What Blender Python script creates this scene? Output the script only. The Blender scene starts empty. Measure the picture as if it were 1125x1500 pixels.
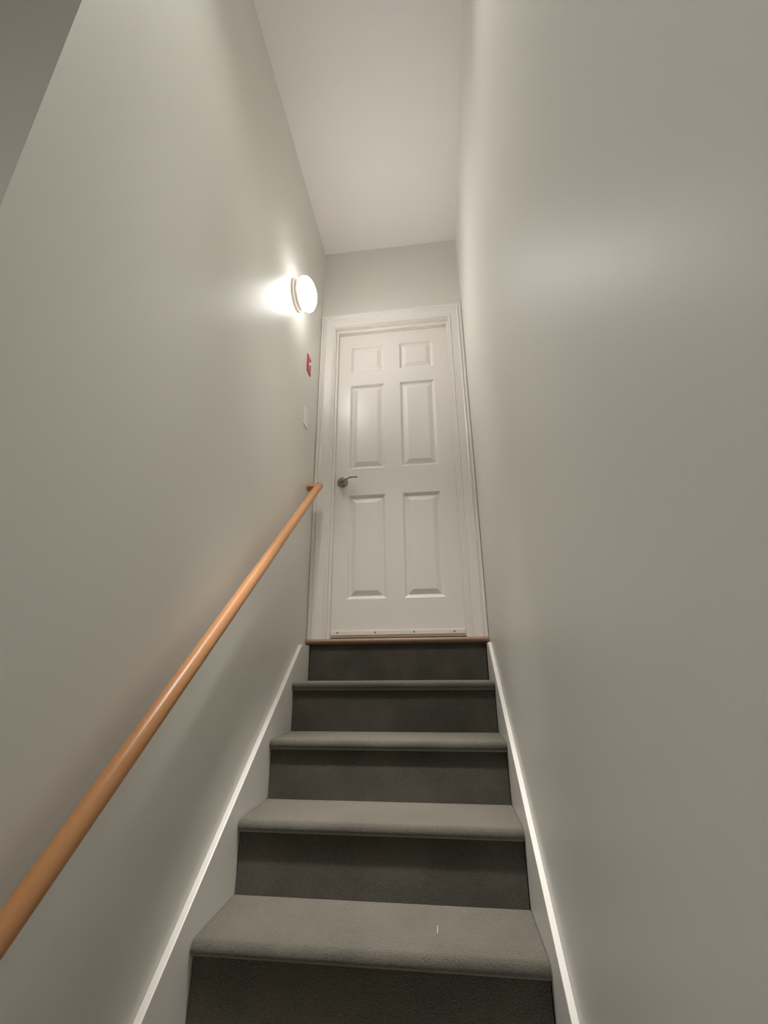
import bpy, bmesh, math
from mathutils import Matrix, Vector

S = bpy.context.scene
COL = S.collection

# ------------------------------------------------------------------ helpers
def mat(name, color, rough=.5, metal=0., bump=0., bscale=200., var=0., vscale=8., emit=None, estr=0., spec=.5, color2=None):
    m = bpy.data.materials.new(name); m.use_nodes = True
    nt = m.node_tree; b = nt.nodes['Principled BSDF']
    b.inputs['Base Color'].default_value = (*color, 1)
    b.inputs['Roughness'].default_value = rough
    b.inputs['Metallic'].default_value = metal
    b.inputs['Specular IOR Level'].default_value = spec
    tc = nt.nodes.new('ShaderNodeTexCoord')
    if var > 0:
        n = nt.nodes.new('ShaderNodeTexNoise'); n.inputs['Scale'].default_value = vscale; n.inputs['Detail'].default_value = 5
        r = nt.nodes.new('ShaderNodeMix'); r.data_type = 'RGBA'
        c2 = color2 or tuple(c*(1-var) for c in color)
        r.inputs['A'].default_value = (*color, 1); r.inputs['B'].default_value = (*c2, 1)
        nt.links.new(tc.outputs['Object'], n.inputs['Vector'])
        nt.links.new(n.outputs['Fac'], r.inputs['Factor'])
        nt.links.new(r.outputs['Result'], b.inputs['Base Color'])
    if bump > 0:
        n2 = nt.nodes.new('ShaderNodeTexNoise'); n2.inputs['Scale'].default_value = bscale; n2.inputs['Detail'].default_value = 3
        bp = nt.nodes.new('ShaderNodeBump'); bp.inputs['Strength'].default_value = bump; bp.inputs['Distance'].default_value = .002
        nt.links.new(tc.outputs['Object'], n2.inputs['Vector'])
        nt.links.new(n2.outputs['Fac'], bp.inputs['Height'])
        nt.links.new(bp.outputs['Normal'], b.inputs['Normal'])
    if emit:
        b.inputs['Emission Color'].default_value = (*emit, 1); b.inputs['Emission Strength'].default_value = estr
    return m

def wood(name, c1, c2, rough):
    m = mat(name, c1, rough)
    nt = m.node_tree; b = nt.nodes['Principled BSDF']
    tc = nt.nodes.new('ShaderNodeTexCoord'); mp = nt.nodes.new('ShaderNodeMapping')
    mp.inputs['Scale'].default_value = (60, 3, 60)
    n = nt.nodes.new('ShaderNodeTexNoise'); n.inputs['Scale'].default_value = 1.5; n.inputs['Detail'].default_value = 6
    r = nt.nodes.new('ShaderNodeMix'); r.data_type = 'RGBA'
    r.inputs['A'].default_value = (*c1, 1); r.inputs['B'].default_value = (*c2, 1)
    nt.links.new(tc.outputs['Object'], mp.inputs['Vector']); nt.links.new(mp.outputs['Vector'], n.inputs['Vector'])
    nt.links.new(n.outputs['Fac'], r.inputs['Factor']); nt.links.new(r.outputs['Result'], b.inputs['Base Color'])
    return m

def carpet(name, c1, c2):
    m = mat(name, c1, 1.0, bump=1.0, bscale=420., spec=.05)
    nt = m.node_tree; b = nt.nodes['Principled BSDF']
    tc = nt.nodes.new('ShaderNodeTexCoord')
    n = nt.nodes.new('ShaderNodeTexNoise'); n.inputs['Scale'].default_value = 240.; n.inputs['Detail'].default_value = 2
    n2 = nt.nodes.new('ShaderNodeTexNoise'); n2.inputs['Scale'].default_value = 6.; n2.inputs['Detail'].default_value = 4
    mx = nt.nodes.new('ShaderNodeMath'); mx.operation = 'ADD'
    m2 = nt.nodes.new('ShaderNodeMath'); m2.operation = 'MULTIPLY'; m2.inputs[1].default_value = .5
    ramp = nt.nodes.new('ShaderNodeValToRGB')
    ramp.color_ramp.elements[0].position = .42; ramp.color_ramp.elements[0].color = (*c1, 1)
    ramp.color_ramp.elements[1].position = .58; ramp.color_ramp.elements[1].color = (*c2, 1)
    for q in (n, n2): nt.links.new(tc.outputs['Object'], q.inputs['Vector'])
    nt.links.new(n.outputs['Fac'], mx.inputs[0]); nt.links.new(n2.outputs['Fac'], mx.inputs[1])
    nt.links.new(mx.outputs[0], m2.inputs[0]); nt.links.new(m2.outputs[0], ramp.inputs['Fac'])
    nt.links.new(ramp.outputs['Color'], b.inputs['Base Color'])
    for nd in nt.nodes:
        if nd.type == 'BUMP': nd.inputs['Distance'].default_value = .004
    b.inputs['Sheen Weight'].default_value = 1.
    b.inputs['Sheen Tint'].default_value = (1., .93, .80, 1)
    b.inputs['Sheen Roughness'].default_value = .5
    return m

def link(name, bm, m, parent=None, smooth=False, bevel=0., auto=None):
    bmesh.ops.recalc_face_normals(bm, faces=bm.faces)
    me = bpy.data.meshes.new(name); bm.to_mesh(me); bm.free()
    o = bpy.data.objects.new(name, me); COL.objects.link(o)
    if m: me.materials.append(m)
    if smooth:
        for p in me.polygons: p.use_smooth = True
    if auto is not None:
        for p in me.polygons: p.use_smooth = True
        me.set_sharp_from_angle(angle=math.radians(auto))
    if bevel:
        md = o.modifiers.new('bevel', 'BEVEL'); md.width = bevel; md.segments = 3; md.limit_method = 'ANGLE'
        md.angle_limit = math.radians(40)
    if parent: o.parent = parent; o.matrix_parent_inverse = Matrix.Translation(-parent.location)
    return o

def tag(o, label=None, cat=None, group=None, kind=None):
    if label: o['label'] = label
    if cat: o['category'] = cat
    if group: o['group'] = group
    if kind: o['kind'] = kind
    return o

def empty(name, loc):
    o = bpy.data.objects.new(name, None); o.empty_display_size = .05
    COL.objects.link(o); o.location = loc
    return o

def box(bm, x0, x1, y0, y1, z0, z1):
    vs = [bm.verts.new((x, y, z)) for x in (x0, x1) for y in (y0, y1) for z in (z0, z1)]
    for f in ((0,1,3,2),(4,6,7,5),(0,4,5,1),(2,3,7,6),(0,2,6,4),(1,5,7,3)):
        bm.faces.new([vs[i] for i in f])

def extrude_x(bm, prof, x0, x1):                      # closed (y, z) profile swept along x
    a = [bm.verts.new((x0, y, z)) for y, z in prof]; b = [bm.verts.new((x1, y, z)) for y, z in prof]
    n = len(prof)
    bm.faces.new(a); bm.faces.new(b[::-1])
    for i in range(n): bm.faces.new((a[i], a[(i+1) % n], b[(i+1) % n], b[i]))

def lathe(bm, prof, origin, axis, n=48):              # (radius, height along axis)
    axis = Vector(axis).normalized()
    u = axis.orthogonal().normalized(); v = axis.cross(u)
    rings = []
    for r, h in prof:
        c = Vector(origin) + axis*h
        if r < 1e-6: rings.append([bm.verts.new(c)])
        else: rings.append([bm.verts.new(c + u*r*math.cos(2*math.pi*i/n) + v*r*math.sin(2*math.pi*i/n)) for i in range(n)])
    for A, B in zip(rings, rings[1:]):
        for i in range(n):
            j = (i+1) % n
            if len(A) == 1 and len(B) == 1: continue
            if len(A) == 1: bm.faces.new((A[0], B[j], B[i]))
            elif len(B) == 1: bm.faces.new((A[i], A[j], B[0]))
            else: bm.faces.new((A[i], A[j], B[j], B[i]))
    if len(rings[0]) > 1: bm.faces.new(rings[0])
    if len(rings[-1]) > 1: bm.faces.new(rings[-1])

def tube(bm, pts, radii, n=20, flat=1.0):             # swept round section; flat squashes it along z
    pts = [Vector(p) for p in pts]; rings = []
    for i, p in enumerate(pts):
        t = (pts[min(i+1, len(pts)-1)] - pts[max(i-1, 0)]).normalized()
        up = Vector((0, 0, 1)) if abs(t.z) < .9 else Vector((1, 0, 0))
        u = t.cross(up).normalized(); v = u.cross(t)
        r = radii[i] if isinstance(radii, (list, tuple)) else radii
        rings.append([bm.verts.new(p + u*r*math.cos(2*math.pi*k/n) + v*r*flat*math.sin(2*math.pi*k/n)) for k in range(n)])
    for A, B in zip(rings, rings[1:]):
        for i in range(n): bm.faces.new((A[i], A[(i+1) % n], B[(i+1) % n], B[i]))
    bm.faces.new(rings[0]); bm.faces.new(rings[-1])

def smoothpath(pts, k=8):                             # Catmull-Rom
    P = [Vector(p) for p in pts]; P = [P[0]*2-P[1]] + P + [P[-1]*2-P[-2]]; out = []
    for i in range(1, len(P)-2):
        for s in range(k):
            t = s/k; a, b, c, d = P[i-1:i+3]
            out.append(.5*((2*b)+(c-a)*t+(2*a-5*b+4*c-d)*t*t+(3*b-a-3*c+d)*t**3))
    return out + [P[-2]]

# ------------------------------------------------------------------ measures
XL, XR = -.5766, .3532           # wall faces
TL, TR = .0196, .0165            # skirt board thickness
RISE, RUN, Y0, OV = .20045, .23336, .0133, .0215
NST = 8
ZF = -NST*RISE                   # floor of the lower hall
HC = 2.6795                      # ceiling
YEND = -1.885                    # free end of the left wall
YF = -4.0                        # wall behind the camera
XS = -1.15                       # wall of the recess to the left

# ------------------------------------------------------------------ materials
M_WALL = mat('wall_paint', (.722, .712, .664), .42, bump=.05, bscale=260., spec=.45)
M_CEIL = mat('ceiling_paint', (.86, .83, .815), .8, bump=.08, bscale=240.)
M_TRIM = mat('white_gloss_paint', (.80, .775, .735), .32)
M_CARPET = carpet('grey_carpet', (.038, .035, .029), (.076, .070, .057))
M_RAIL = wood('varnished_beech', (.61, .305, .135), (.53, .245, .10), .34)
M_OAK = wood('oak_board', (.40, .25, .165), (.32, .195, .125), .4)
M_NICKEL = mat('satin_nickel', (.40, .36, .31), .24, 1.0)
M_FIX = mat('cream_enamel', (.80, .73, .64), .4)
M_GLOBE = mat('lit_opal_glass', (.9, .88, .84), .25, emit=(1., .965, .935), estr=46.)
M_RIM = mat('opal_glass_rim', (.9, .88, .84), .25, emit=(1., .965, .935), estr=8.)
M_FILL_PANE = mat('fill_pane_glow', (.5, .52, .55), .2, emit=(.95, .97, 1.), estr=.25)  # glowing glass of the invented hall window
M_FILL_LENS = mat('fill_spot_lens', (.9, .9, .88), .4, emit=(1., .97, .92), estr=4.)  # glowing front of the added ceiling fill spots
M_RED = mat('red_plastic', (.44, .022, .042), .35)
M_WHITE = mat('white_plastic', (.88, .87, .83), .35)
M_DARK = mat('dark_screw', (.12, .11, .10), .4, .6)
M_FLOOR = carpet('hall_carpet', (.038, .035, .029), (.076, .070, .057))

# ------------------------------------------------------------------ the shell
def struct(name, bm, m, label, cat, **k):
    return tag(link(name, bm, m, **k), label, cat, kind='structure')

bm = bmesh.new(); box(bm, XL-.12, XL, YEND, .14, ZF, HC)
struct('wall_left', bm, M_WALL, 'pale grey-green stairwell wall carrying the handrail and round lamp', 'wall')
bm = bmesh.new(); box(bm, XR, XR+.12, YF, .14, ZF, HC)
struct('wall_right', bm, M_WALL, 'long bare pale grey-green wall on the right of the stairs', 'wall')
# wall with the door opening
OX0, OX1, OZ = -.500, .283, 2.028
bm = bmesh.new()
box(bm, XL, OX0, 0, .12, 0, HC); box(bm, OX1, XR, 0, .12, 0, HC); box(bm, OX0, OX1, 0, .12, OZ, HC)
struct('wall_back', bm, M_WALL, 'short grey-green wall above and around the white door', 'wall')
bm = bmesh.new(); box(bm, XS-.12, XR+.12, YF-.12, .14, HC, HC+.1)
ceil = struct('ceiling', bm, M_CEIL, 'flat white ceiling high over the stairwell', 'ceiling')
bm = bmesh.new(); box(bm, XS-.12, XR+.12, YF-.12, -.75, ZF-.1, ZF)
struct('floor', bm, M_FLOOR, 'hall floor at the foot of the stairs', 'floor')
bm = bmesh.new(); box(bm, XS-.12, XR+.12, YF-.12, YF, ZF, HC)
struct('wall_front', bm, M_WALL, 'hall wall facing the foot of the stairs', 'wall')
bm = bmesh.new(); box(bm, XS-.12, XS, YF, YEND+.12, ZF, HC); box(bm, XS, XL-.1202, YEND, YEND+.12, ZF, HC)
struct('wall_recess', bm, M_WALL, 'dim grey wall beyond the free corner at upper left', 'wall')

# skirt boards following the flight
def skirt(name, x0, x1, slope, ya, za, label):
    yt = Y0*-1 - .0015
    zt = -.031
    yk = ya + (zt-za)/slope                          # where the sloping edge meets the level top
    yb = -1.86
    top = lambda y: za + slope*(y-ya)
    prof = [(yk, zt), (yt, zt), (yt, zt-.42), (yb+.25, ZF+.001), (yb, ZF+.001), (yb, max(top(yb), ZF+.15))]
    bm = bmesh.new(); extrude_x(bm, prof, x0, x1)
    return struct(name, bm, M_TRIM, label, 'skirting', bevel=.0025)
skirt('baseboard_left', XL+.0003, XL+TL, .82, -.149, -.036, 'white sloping skirt board along the left side under the handrail')
skirt('baseboard_right', XR-TR, XR-.0003, .75, -.111, -.038, 'white sloping skirt board along the right side of the stairs')

# casing: mitred profile round the door
prof = [(0, 0), (0, .0175), (.02, .0200), (.13, .0200), (.165, .0170), (.185, .0125), (.215, .0125), (.245, .0175), (.29, .0190),
        (.33, .0170), (.37, .0115), (.42, .0105), (.84, .0080), (.875, .0065), (.905, .0105), (.965, .0105), (1, .007), (1, 0)]
OUT = (XL+.002, XR-.0025, 2.100); INN = (-.4855, .2685, 2.0115)
bm = bmesh.new(); rows = []
for u, t in prof:
    l = OUT[0]+u*(INN[0]-OUT[0]); r = OUT[1]+u*(INN[1]-OUT[1]); z = OUT[2]+u*(INN[2]-OUT[2])
    rows.append([bm.verts.new(p) for p in ((l, -t-.0003, .0005), (l, -t-.0003, z), (r, -t-.0003, z), (r, -t-.0003, .0005))])
for A, B in zip(rows, rows[1:] + rows[:1]):
    for i in range(3): bm.faces.new((A[i], A[i+1], B[i+1], B[i]))
bm.faces.new([q[0] for q in rows]); bm.faces.new([q[3] for q in rows][::-1])
struct('trim_1', bm, M_TRIM, 'moulded white casing around the door at the top', 'door casing', auto=18)

# jamb with its stop
JX0, JX1, JZ = -.479, .2615, 2.004
YD = .060                                            # face of the door leaf
bm = bmesh.new()
for (i0, i1, iz, e, y0, y1) in ((JX0, JX1, JZ, .018, .0005, .119), (JX0+.0125, JX1-.0125, JZ-.0165, .0130, .030, YD-.002)):
    box(bm, i0-e, i0, y0, y1, .001, iz); box(bm, i1, i1+e, y0, y1, .001, iz); box(bm, i0-e, i1+e, y0, y1, iz, iz+(e if e > .0135 else .017))
struct('trim_2', bm, M_TRIM, 'white door jamb and stop inside the moulded casing', 'door frame')

# ------------------------------------------------------------------ the door
X0, X1, Z0, Z1 = JX0+.003, JX1-.003, .010, JZ-.003
PX = [(-.385, -.165), (-.066, .155)]
PZ = [(.212, .820), (.990, 1.586), (1.687, 1.890)]
xs = sorted({X0, X1, *[v for p in PX for v in p]}); zs = sorted({Z0, Z1, *[v for p in PZ for v in p]})
bm = bmesh.new(); V = {}
def gv(x, y, z):
    k = (round(x, 5), round(y, 5), round(z, 5))
    if k not in V: V[k] = bm.verts.new((x, y, z))
    return V[k]
for xa, xb in zip(xs, xs[1:]):
    for za, zb in zip(zs, zs[1:]):
        if (xa, xb) in PX and (za, zb) in PZ:
            # sticking falls in, then the raised field climbs back
            steps = [(0, 0), (.003, .0012), (.008, .008), (.013, .0135), (.0175, .0150), (.020, .0148), (.045, .0026), (.048, .0020)]
            rg = []
            for d, y in steps:
                rg.append([gv(xa+d, YD+y, za+d), gv(xb-d, YD+y, za+d), gv(xb-d, YD+y, zb-d), gv(xa+d, YD+y, zb-d)])
            for A, B in zip(rg, rg[1:]):
                for i in range(4): bm.faces.new((A[i], A[(i+1) % 4], B[(i+1) % 4], B[i]))
            bm.faces.new(rg[-1])
        else:
            bm.faces.new((gv(xa, YD, za), gv(xb, YD, za), gv(xb, YD, zb), gv(xa, YD, zb)))
yb = YD+.036
bk = [gv(X0, yb, Z0), gv(X1, yb, Z0), gv(X1, yb, Z1), gv(X0, yb, Z1)]
bm.faces.new(bk)
edge = lambda f: [v for v in V.values() if abs(v.co.y-YD) < 1e-6 and f(v)]
for f, s, a, b in ((lambda v: abs(v.co.z-Z0) < 1e-5, 'x', 0, 1), (lambda v: abs(v.co.z-Z1) < 1e-5, 'x', 3, 2),
                   (lambda v: abs(v.co.x-X0) < 1e-5, 'z', 0, 3), (lambda v: abs(v.co.x-X1) < 1e-5, 'z', 1, 2)):
    row = sorted(edge(f), key=lambda v: getattr(v.co, s))
    bm.faces.new(row + [bk[b], bk[a]])
door = struct('door_1', bm, M_TRIM, 'closed white six-panel door at the top of the stairs', 'door')

bm = bmesh.new(); lathe(bm, [(.0325, 0), (.0325, .004), (.031, .008), (.025, .0145), (.017, .0185), (.0125, .020), (.0115, .036), (0, .036)], (-.4215, YD, .9065), (0, -1, 0))
hd = tag(link('door_handle', bm, M_NICKEL, door, auto=45), 'satin nickel lever handle')
bm = bmesh.new()
tube(bm, smoothpath([(-.4215, YD-.030, .9065), (-.4195, YD-.042, .9035), (-.4115, YD-.0520, .8985), (-.398, .006, .9005), (-.3840, .008, .9085), (-.3700, .009, .9150),
                     (-.3580, .010, .9180), (-.3420, .010, .9185), (-.3255, .012, .9145)], 8),
     [.0135]*16 + [.0122]*8 + [.0100]*8 + [.0092]*8 + [.0086]*8 + [.0082]*8 + [.0080]*8 + [.007], flat=.72)
link('lever', bm, M_NICKEL, hd, auto=60)
# strip screwed along the foot of the door
bm = bmesh.new(); box(bm, -.463, .2425, YD-.009, YD-.0002, .022, .0445)
sw = tag(link('door_sweep', bm, M_TRIM, door, bevel=.002), 'narrow strip screwed along the foot of the door')
for i, (x, z) in enumerate(((-.428, .036), (-.2255, .0345), (-.02, .034), (.188, .0335))):
    bm = bmesh.new(); lathe(bm, [(.0042, 0), (.0042, .001), (.002, .002), (0, .002)], (x, YD-.009, z), (0, -1, 0), 16)
    link('screw', bm, M_DARK, sw)

# ------------------------------------------------------------------ the stairs
st = tag(empty('staircase', (0, 0, ZF)), 'straight flight of stairs wrapped in dark grey carpet', 'stairs')
SX0, SX1 = XL+TL+.0025, XR-TR-.0025
R = .0175                                             # roll of the carpet over the nosing
for k in range(1, NST+1):
    yr = -Y0-(k-1)*RUN; zr = -k*RISE
    # riser below tread k-1
    bm = bmesh.new()
    ztop = zr+RISE-(2*R if k > 1 else .0265)
    extrude_x(bm, [(yr, zr+.0005), (yr+.03, zr+.0005), (yr+.03, ztop), (yr, ztop)], SX0+.0015, SX1-.0015)
    link('riser', bm, M_CARPET, st)
    if k == NST: break
    yn = yr-RUN-OV
    p = [(yr+.029, zr), (yr-.004, zr)]
    for i in range(13):                              # carpet rolls over the edge and tucks back under
        t = math.pi*i/12
        p.append((yn+.026-.026*math.sin(t), zr-R+R*math.cos(t)))
    p += [(yr-RUN+.029, zr-2*R), (yr-RUN+.029, zr-.03), (yr+.029, zr-.03)]
    bm = bmesh.new(); extrude_x(bm, p, SX0, SX1)
    link('tread', bm, M_CARPET, st, auto=60)
# oak board under the door
yn = -.0365
p = [(.119, -.0001), (yn+.010, -.0001)] + [(yn+.010-.011*math.sin(math.pi*i/8), -.0113+.0112*math.cos(math.pi*i/8)) for i in range(1, 8)] + [(yn+.010, -.0225), (-.012, -.0225), (-.012, -.026), (.119, -.026)]
bm = bmesh.new(); extrude_x(bm, p, XL+.0006, XR-.0006)
tag(link('landing_nosing', bm, M_OAK, st, auto=40), 'light oak nosing board under the door')

# ------------------------------------------------------------------ handrail
SL = .8732; RO = .060; RR = .0208
hr = tag(empty('handrail', (XL, -1.0, .0435)), 'round varnished wooden handrail running up the left wall', 'handrail')
ry = lambda y: .825+SL*(y+.105)
pts = [(XL+RO, y, ry(y)) for y in (-1.735, -1.732, -1.2, -.6, -.109, -.105)]
bm = bmesh.new(); tube(bm, pts, [RR*.9, RR, RR, RR, RR, RR*.88], 40)
link('rail', bm, M_RAIL, hr, auto=45)
dv = Vector((0, 1, SL)).normalized(); nv = Vector((0, -SL, 1)).normalized()
for y in (-.128, -1.705):
    c = Vector((0, y, ry(y)))
    bm = bmesh.new()
    a, b = .0185, .0150
    vs = []
    for x in (XL+.0002, XL+RO-.004):
        vs.append([bm.verts.new(Vector((x, 0, 0)) + c + dv*i*a + nv*j*b) for i, j in ((-1, -1), (1, -1), (1, 1), (-1, 1))])
    bm.faces.new(vs[0]); bm.faces.new(vs[1][::-1])
    for i in range(4): bm.faces.new((vs[0][i], vs[0][(i+1) % 4], vs[1][(i+1) % 4], vs[1][i]))
    link('wall_block', bm, M_RAIL, hr, bevel=.002)
bm = bmesh.new(); c = Vector((XL+RO-.006, -.150, ry(-.150))) - nv*(RR-.003)
lathe(bm, [(.0048, 0), (.0048, .006), (.003, .008), (0, .008)], c, -nv, 16)
link('screw', bm, M_DARK, hr)

# ------------------------------------------------------------------ lamp
LY, LZ = -.523, 1.775
lamp = tag(empty('wall_lamp', (XL, LY, LZ)), 'lit round opal glass lamp mounted on the left wall', 'lamp')
bm = bmesh.new(); lathe(bm, [(.086, .0003), (.086, .010), (.083, .0145), (.078, .0150), (.0765, .017), (.0765, .024), (.0795, .0265), (.0795, .031), (.074, .0335), (0, .0335)], (XL, LY, LZ), (1, 0, 0), 64)
link('lamp_base', bm, M_FIX, lamp, auto=40)
bm = bmesh.new()
pr = [(.066, .031)]
for i in range(1, 25):
    a = math.radians(-55 + i*(145/24))
    pr.append((.091*math.cos(a) if i < 24 else 0, .062+.050*math.sin(a)))
lathe(bm, pr, (XL, LY, LZ), (1, 0, 0), 64)
gl = link('glass_globe', bm, M_GLOBE, lamp, smooth=True)
gl.data.materials.append(M_RIM)
for f in gl.data.polygons:
    if f.center.x < XL+.072: f.material_index = 1

# ------------------------------------------------------------------ switch plates
def plate(name, y, z, m, label, cat):
    t = tag(empty(name, (XL, y, z)), label, cat)
    w, h, d = .0355, .0575, .0065
    bm = bmesh.new(); rg = []
    for x, e in ((.0002, 0), (.0025, 0), (.0055, .0035), (d, .0075)):
        rg.append([bm.verts.new((XL+x, y+a*(w-e), z+b*(h-e))) for a, b in ((-1, -1), (1, -1), (1, 1), (-1, 1))])
    for A, B in zip(rg, rg[1:]):
        for i in range(4): bm.faces.new((A[i], A[(i+1) % 4], B[(i+1) % 4], B[i]))
    bm.faces.new(rg[0]); bm.faces.new(rg[-1])
    link('cover_plate', bm, m, t)
    bm = bmesh.new()
    pr = [(.004, -.011), (.004, .011), (.0075, .010), (.0165, .0145), (.0185, .0115), (.009, -.0075)]
    a = [bm.verts.new((XL+x, y-.0048, z+q)) for x, q in pr]; b = [bm.verts.new((XL+x, y+.0048, z+q)) for x, q in pr]
    bm.faces.new(a); bm.faces.new(b[::-1])
    for i in range(len(pr)): bm.faces.new((a[i], a[(i+1) % 6], b[(i+1) % 6], b[i]))
    tg = link('toggle', bm, M_WHITE, t, bevel=.001)
    if m is M_RED: tag(tg, 'white toggle')
    for s in (-1, 1):
        bm = bmesh.new(); lathe(bm, [(.0032, 0), (.0032, .0006), (.002, .0012), (0, .0012)], (XL+d, y, z+s*.030), (1, 0, 0), 16)
        link('screw', bm, M_DARK if m is not M_RED else M_RED, t)
plate('emergency_switch', -.237, 1.540, M_RED, 'small red switch plate with white toggle below the round lamp', 'switch')
plate('light_switch', -.236, 1.187, M_WHITE, 'white light switch plate below the red switch plate', 'switch')

# loose thread on the lowest full tread
bm = bmesh.new(); tube(bm, smoothpath([(.0710, -.826, -.8005), (.0717, -.842, -.7995), (.0712, -.862, -.8005)], 6), .0007, 8)
tag(link('loose_thread', bm, M_WHITE), 'short white thread lying on the lowest fully visible carpeted tread', 'thread')

# ------------------------------------------------------------------ fill lights added to brighten the stairwell
def light(name, kind, loc, aim, color, **k):
    l = bpy.data.lights.new(name, kind); l.color = color
    for a, b in k.items(): setattr(l, a, b)
    o = bpy.data.objects.new(name, l); COL.objects.link(o); o.location = loc
    o.rotation_euler = (Vector(aim)-Vector(loc)).to_track_quat('-Z', 'Y').to_euler()
    return o
# added fill spots in invented ceiling fixtures, unseen above the frame
WARM = (1., .97, .92)
for x, y, aim, cone, e, soft in ((-.24, -1.60, (-.17, -1.42, 0), 34, 75, .06), (-.02, -1.90, (-.02, -1.84, 0), 120, 43, .08), (-.25, -1.46, (-.13, -.18, -.15), 39, 150, .12),
                                 (-.11, -1.46, (-.115, -.80, -.70), 25, 345, .06)):
    c = (x, y, HC)
    bm = bmesh.new(); lathe(bm, [(.046, 0), (.046, -.003), (.043, -.006), (.032, -.006), (.030, -.002), (0, -.002)], c, (0, 0, 1), 40)
    rl = link('fill_spot_fixture', bm, M_TRIM, ceil, auto=40)
    bm = bmesh.new(); lathe(bm, [(.029, -.0022), (.029, -.003), (0, -.0035)], c, (0, 0, 1), 32)
    link('lens', bm, M_FILL_LENS, rl)
    light('fill_spot', 'SPOT', (x, y, HC-.02), aim, WARM, energy=e, spot_size=math.radians(cone), spot_blend=1, shadow_soft_size=soft)  # unseen spot added to lift treads, walls and door foot
# invented hall window, out of view, added to carry a fill light
WY, WZ, WW, WH = -2.95, -.05, .50, .62
bm = bmesh.new()
for y0, y1, z0, z1 in ((-WW-.06, WW+.06, WH, WH+.06), (-WW-.06, WW+.06, -WH-.06, -WH), (-WW-.06, -WW, -WH, WH), (WW, WW+.06, -WH, WH), (-WW, WW, -.02, .02)):
    box(bm, XS+.0003, XS+.022, WY+y0, WY+y1, WZ+z0, WZ+z1)
fill_win = struct('fill_window_1', bm, M_TRIM, 'invented white framed window out of view, added for fill light', 'window')
bm = bmesh.new(); box(bm, XS+.0004, XS+.006, WY-WW, WY+WW, WZ-WH, WZ+WH)
link('fill_pane', bm, M_FILL_PANE, fill_win)
light('hall_fill', 'AREA', (XS+.03, WY, WZ), (0, WY, WZ), (1., .99, .98), energy=3.6, shape='RECTANGLE', size=1.2, size_y=1.0)  # added area fill standing in for light from the hall

# ------------------------------------------------------------------ world, camera, view
w = bpy.data.worlds.new('world'); S.world = w; w.use_nodes = True
w.node_tree.nodes['Background'].inputs['Color'].default_value = (0, 0, 0, 1)

cam = bpy.data.cameras.new('camera'); co = bpy.data.objects.new('camera', cam); COL.objects.link(co)
cam.sensor_fit = 'VERTICAL'; cam.sensor_height = 24; cam.sensor_width = 18
cam.lens = 24*647.97/1500; cam.clip_start = .01
Rm = Matrix(((0.9920930835762574, 0.04939717088851802, 0.11537431702230654),
             (0.12524429978023668, -0.33053368052155, -0.9354471398285614),
             (-0.00807334458024377, 0.9425006130231898, -0.3341068924134912)))
co.matrix_world = Matrix.Translation((.1206, -2.3281, -.1465)) @ Rm.to_4x4()
S.camera = co

S.view_settings.view_transform = 'Standard'; S.view_settings.look = 'None'
S.view_settings.gamma = 1; S.view_settings.use_curve_mapping = False
S.view_settings.exposure = .33
S.cycles.max_bounces = 16; S.cycles.diffuse_bounces = 12; S.cycles.glossy_bounces = 8
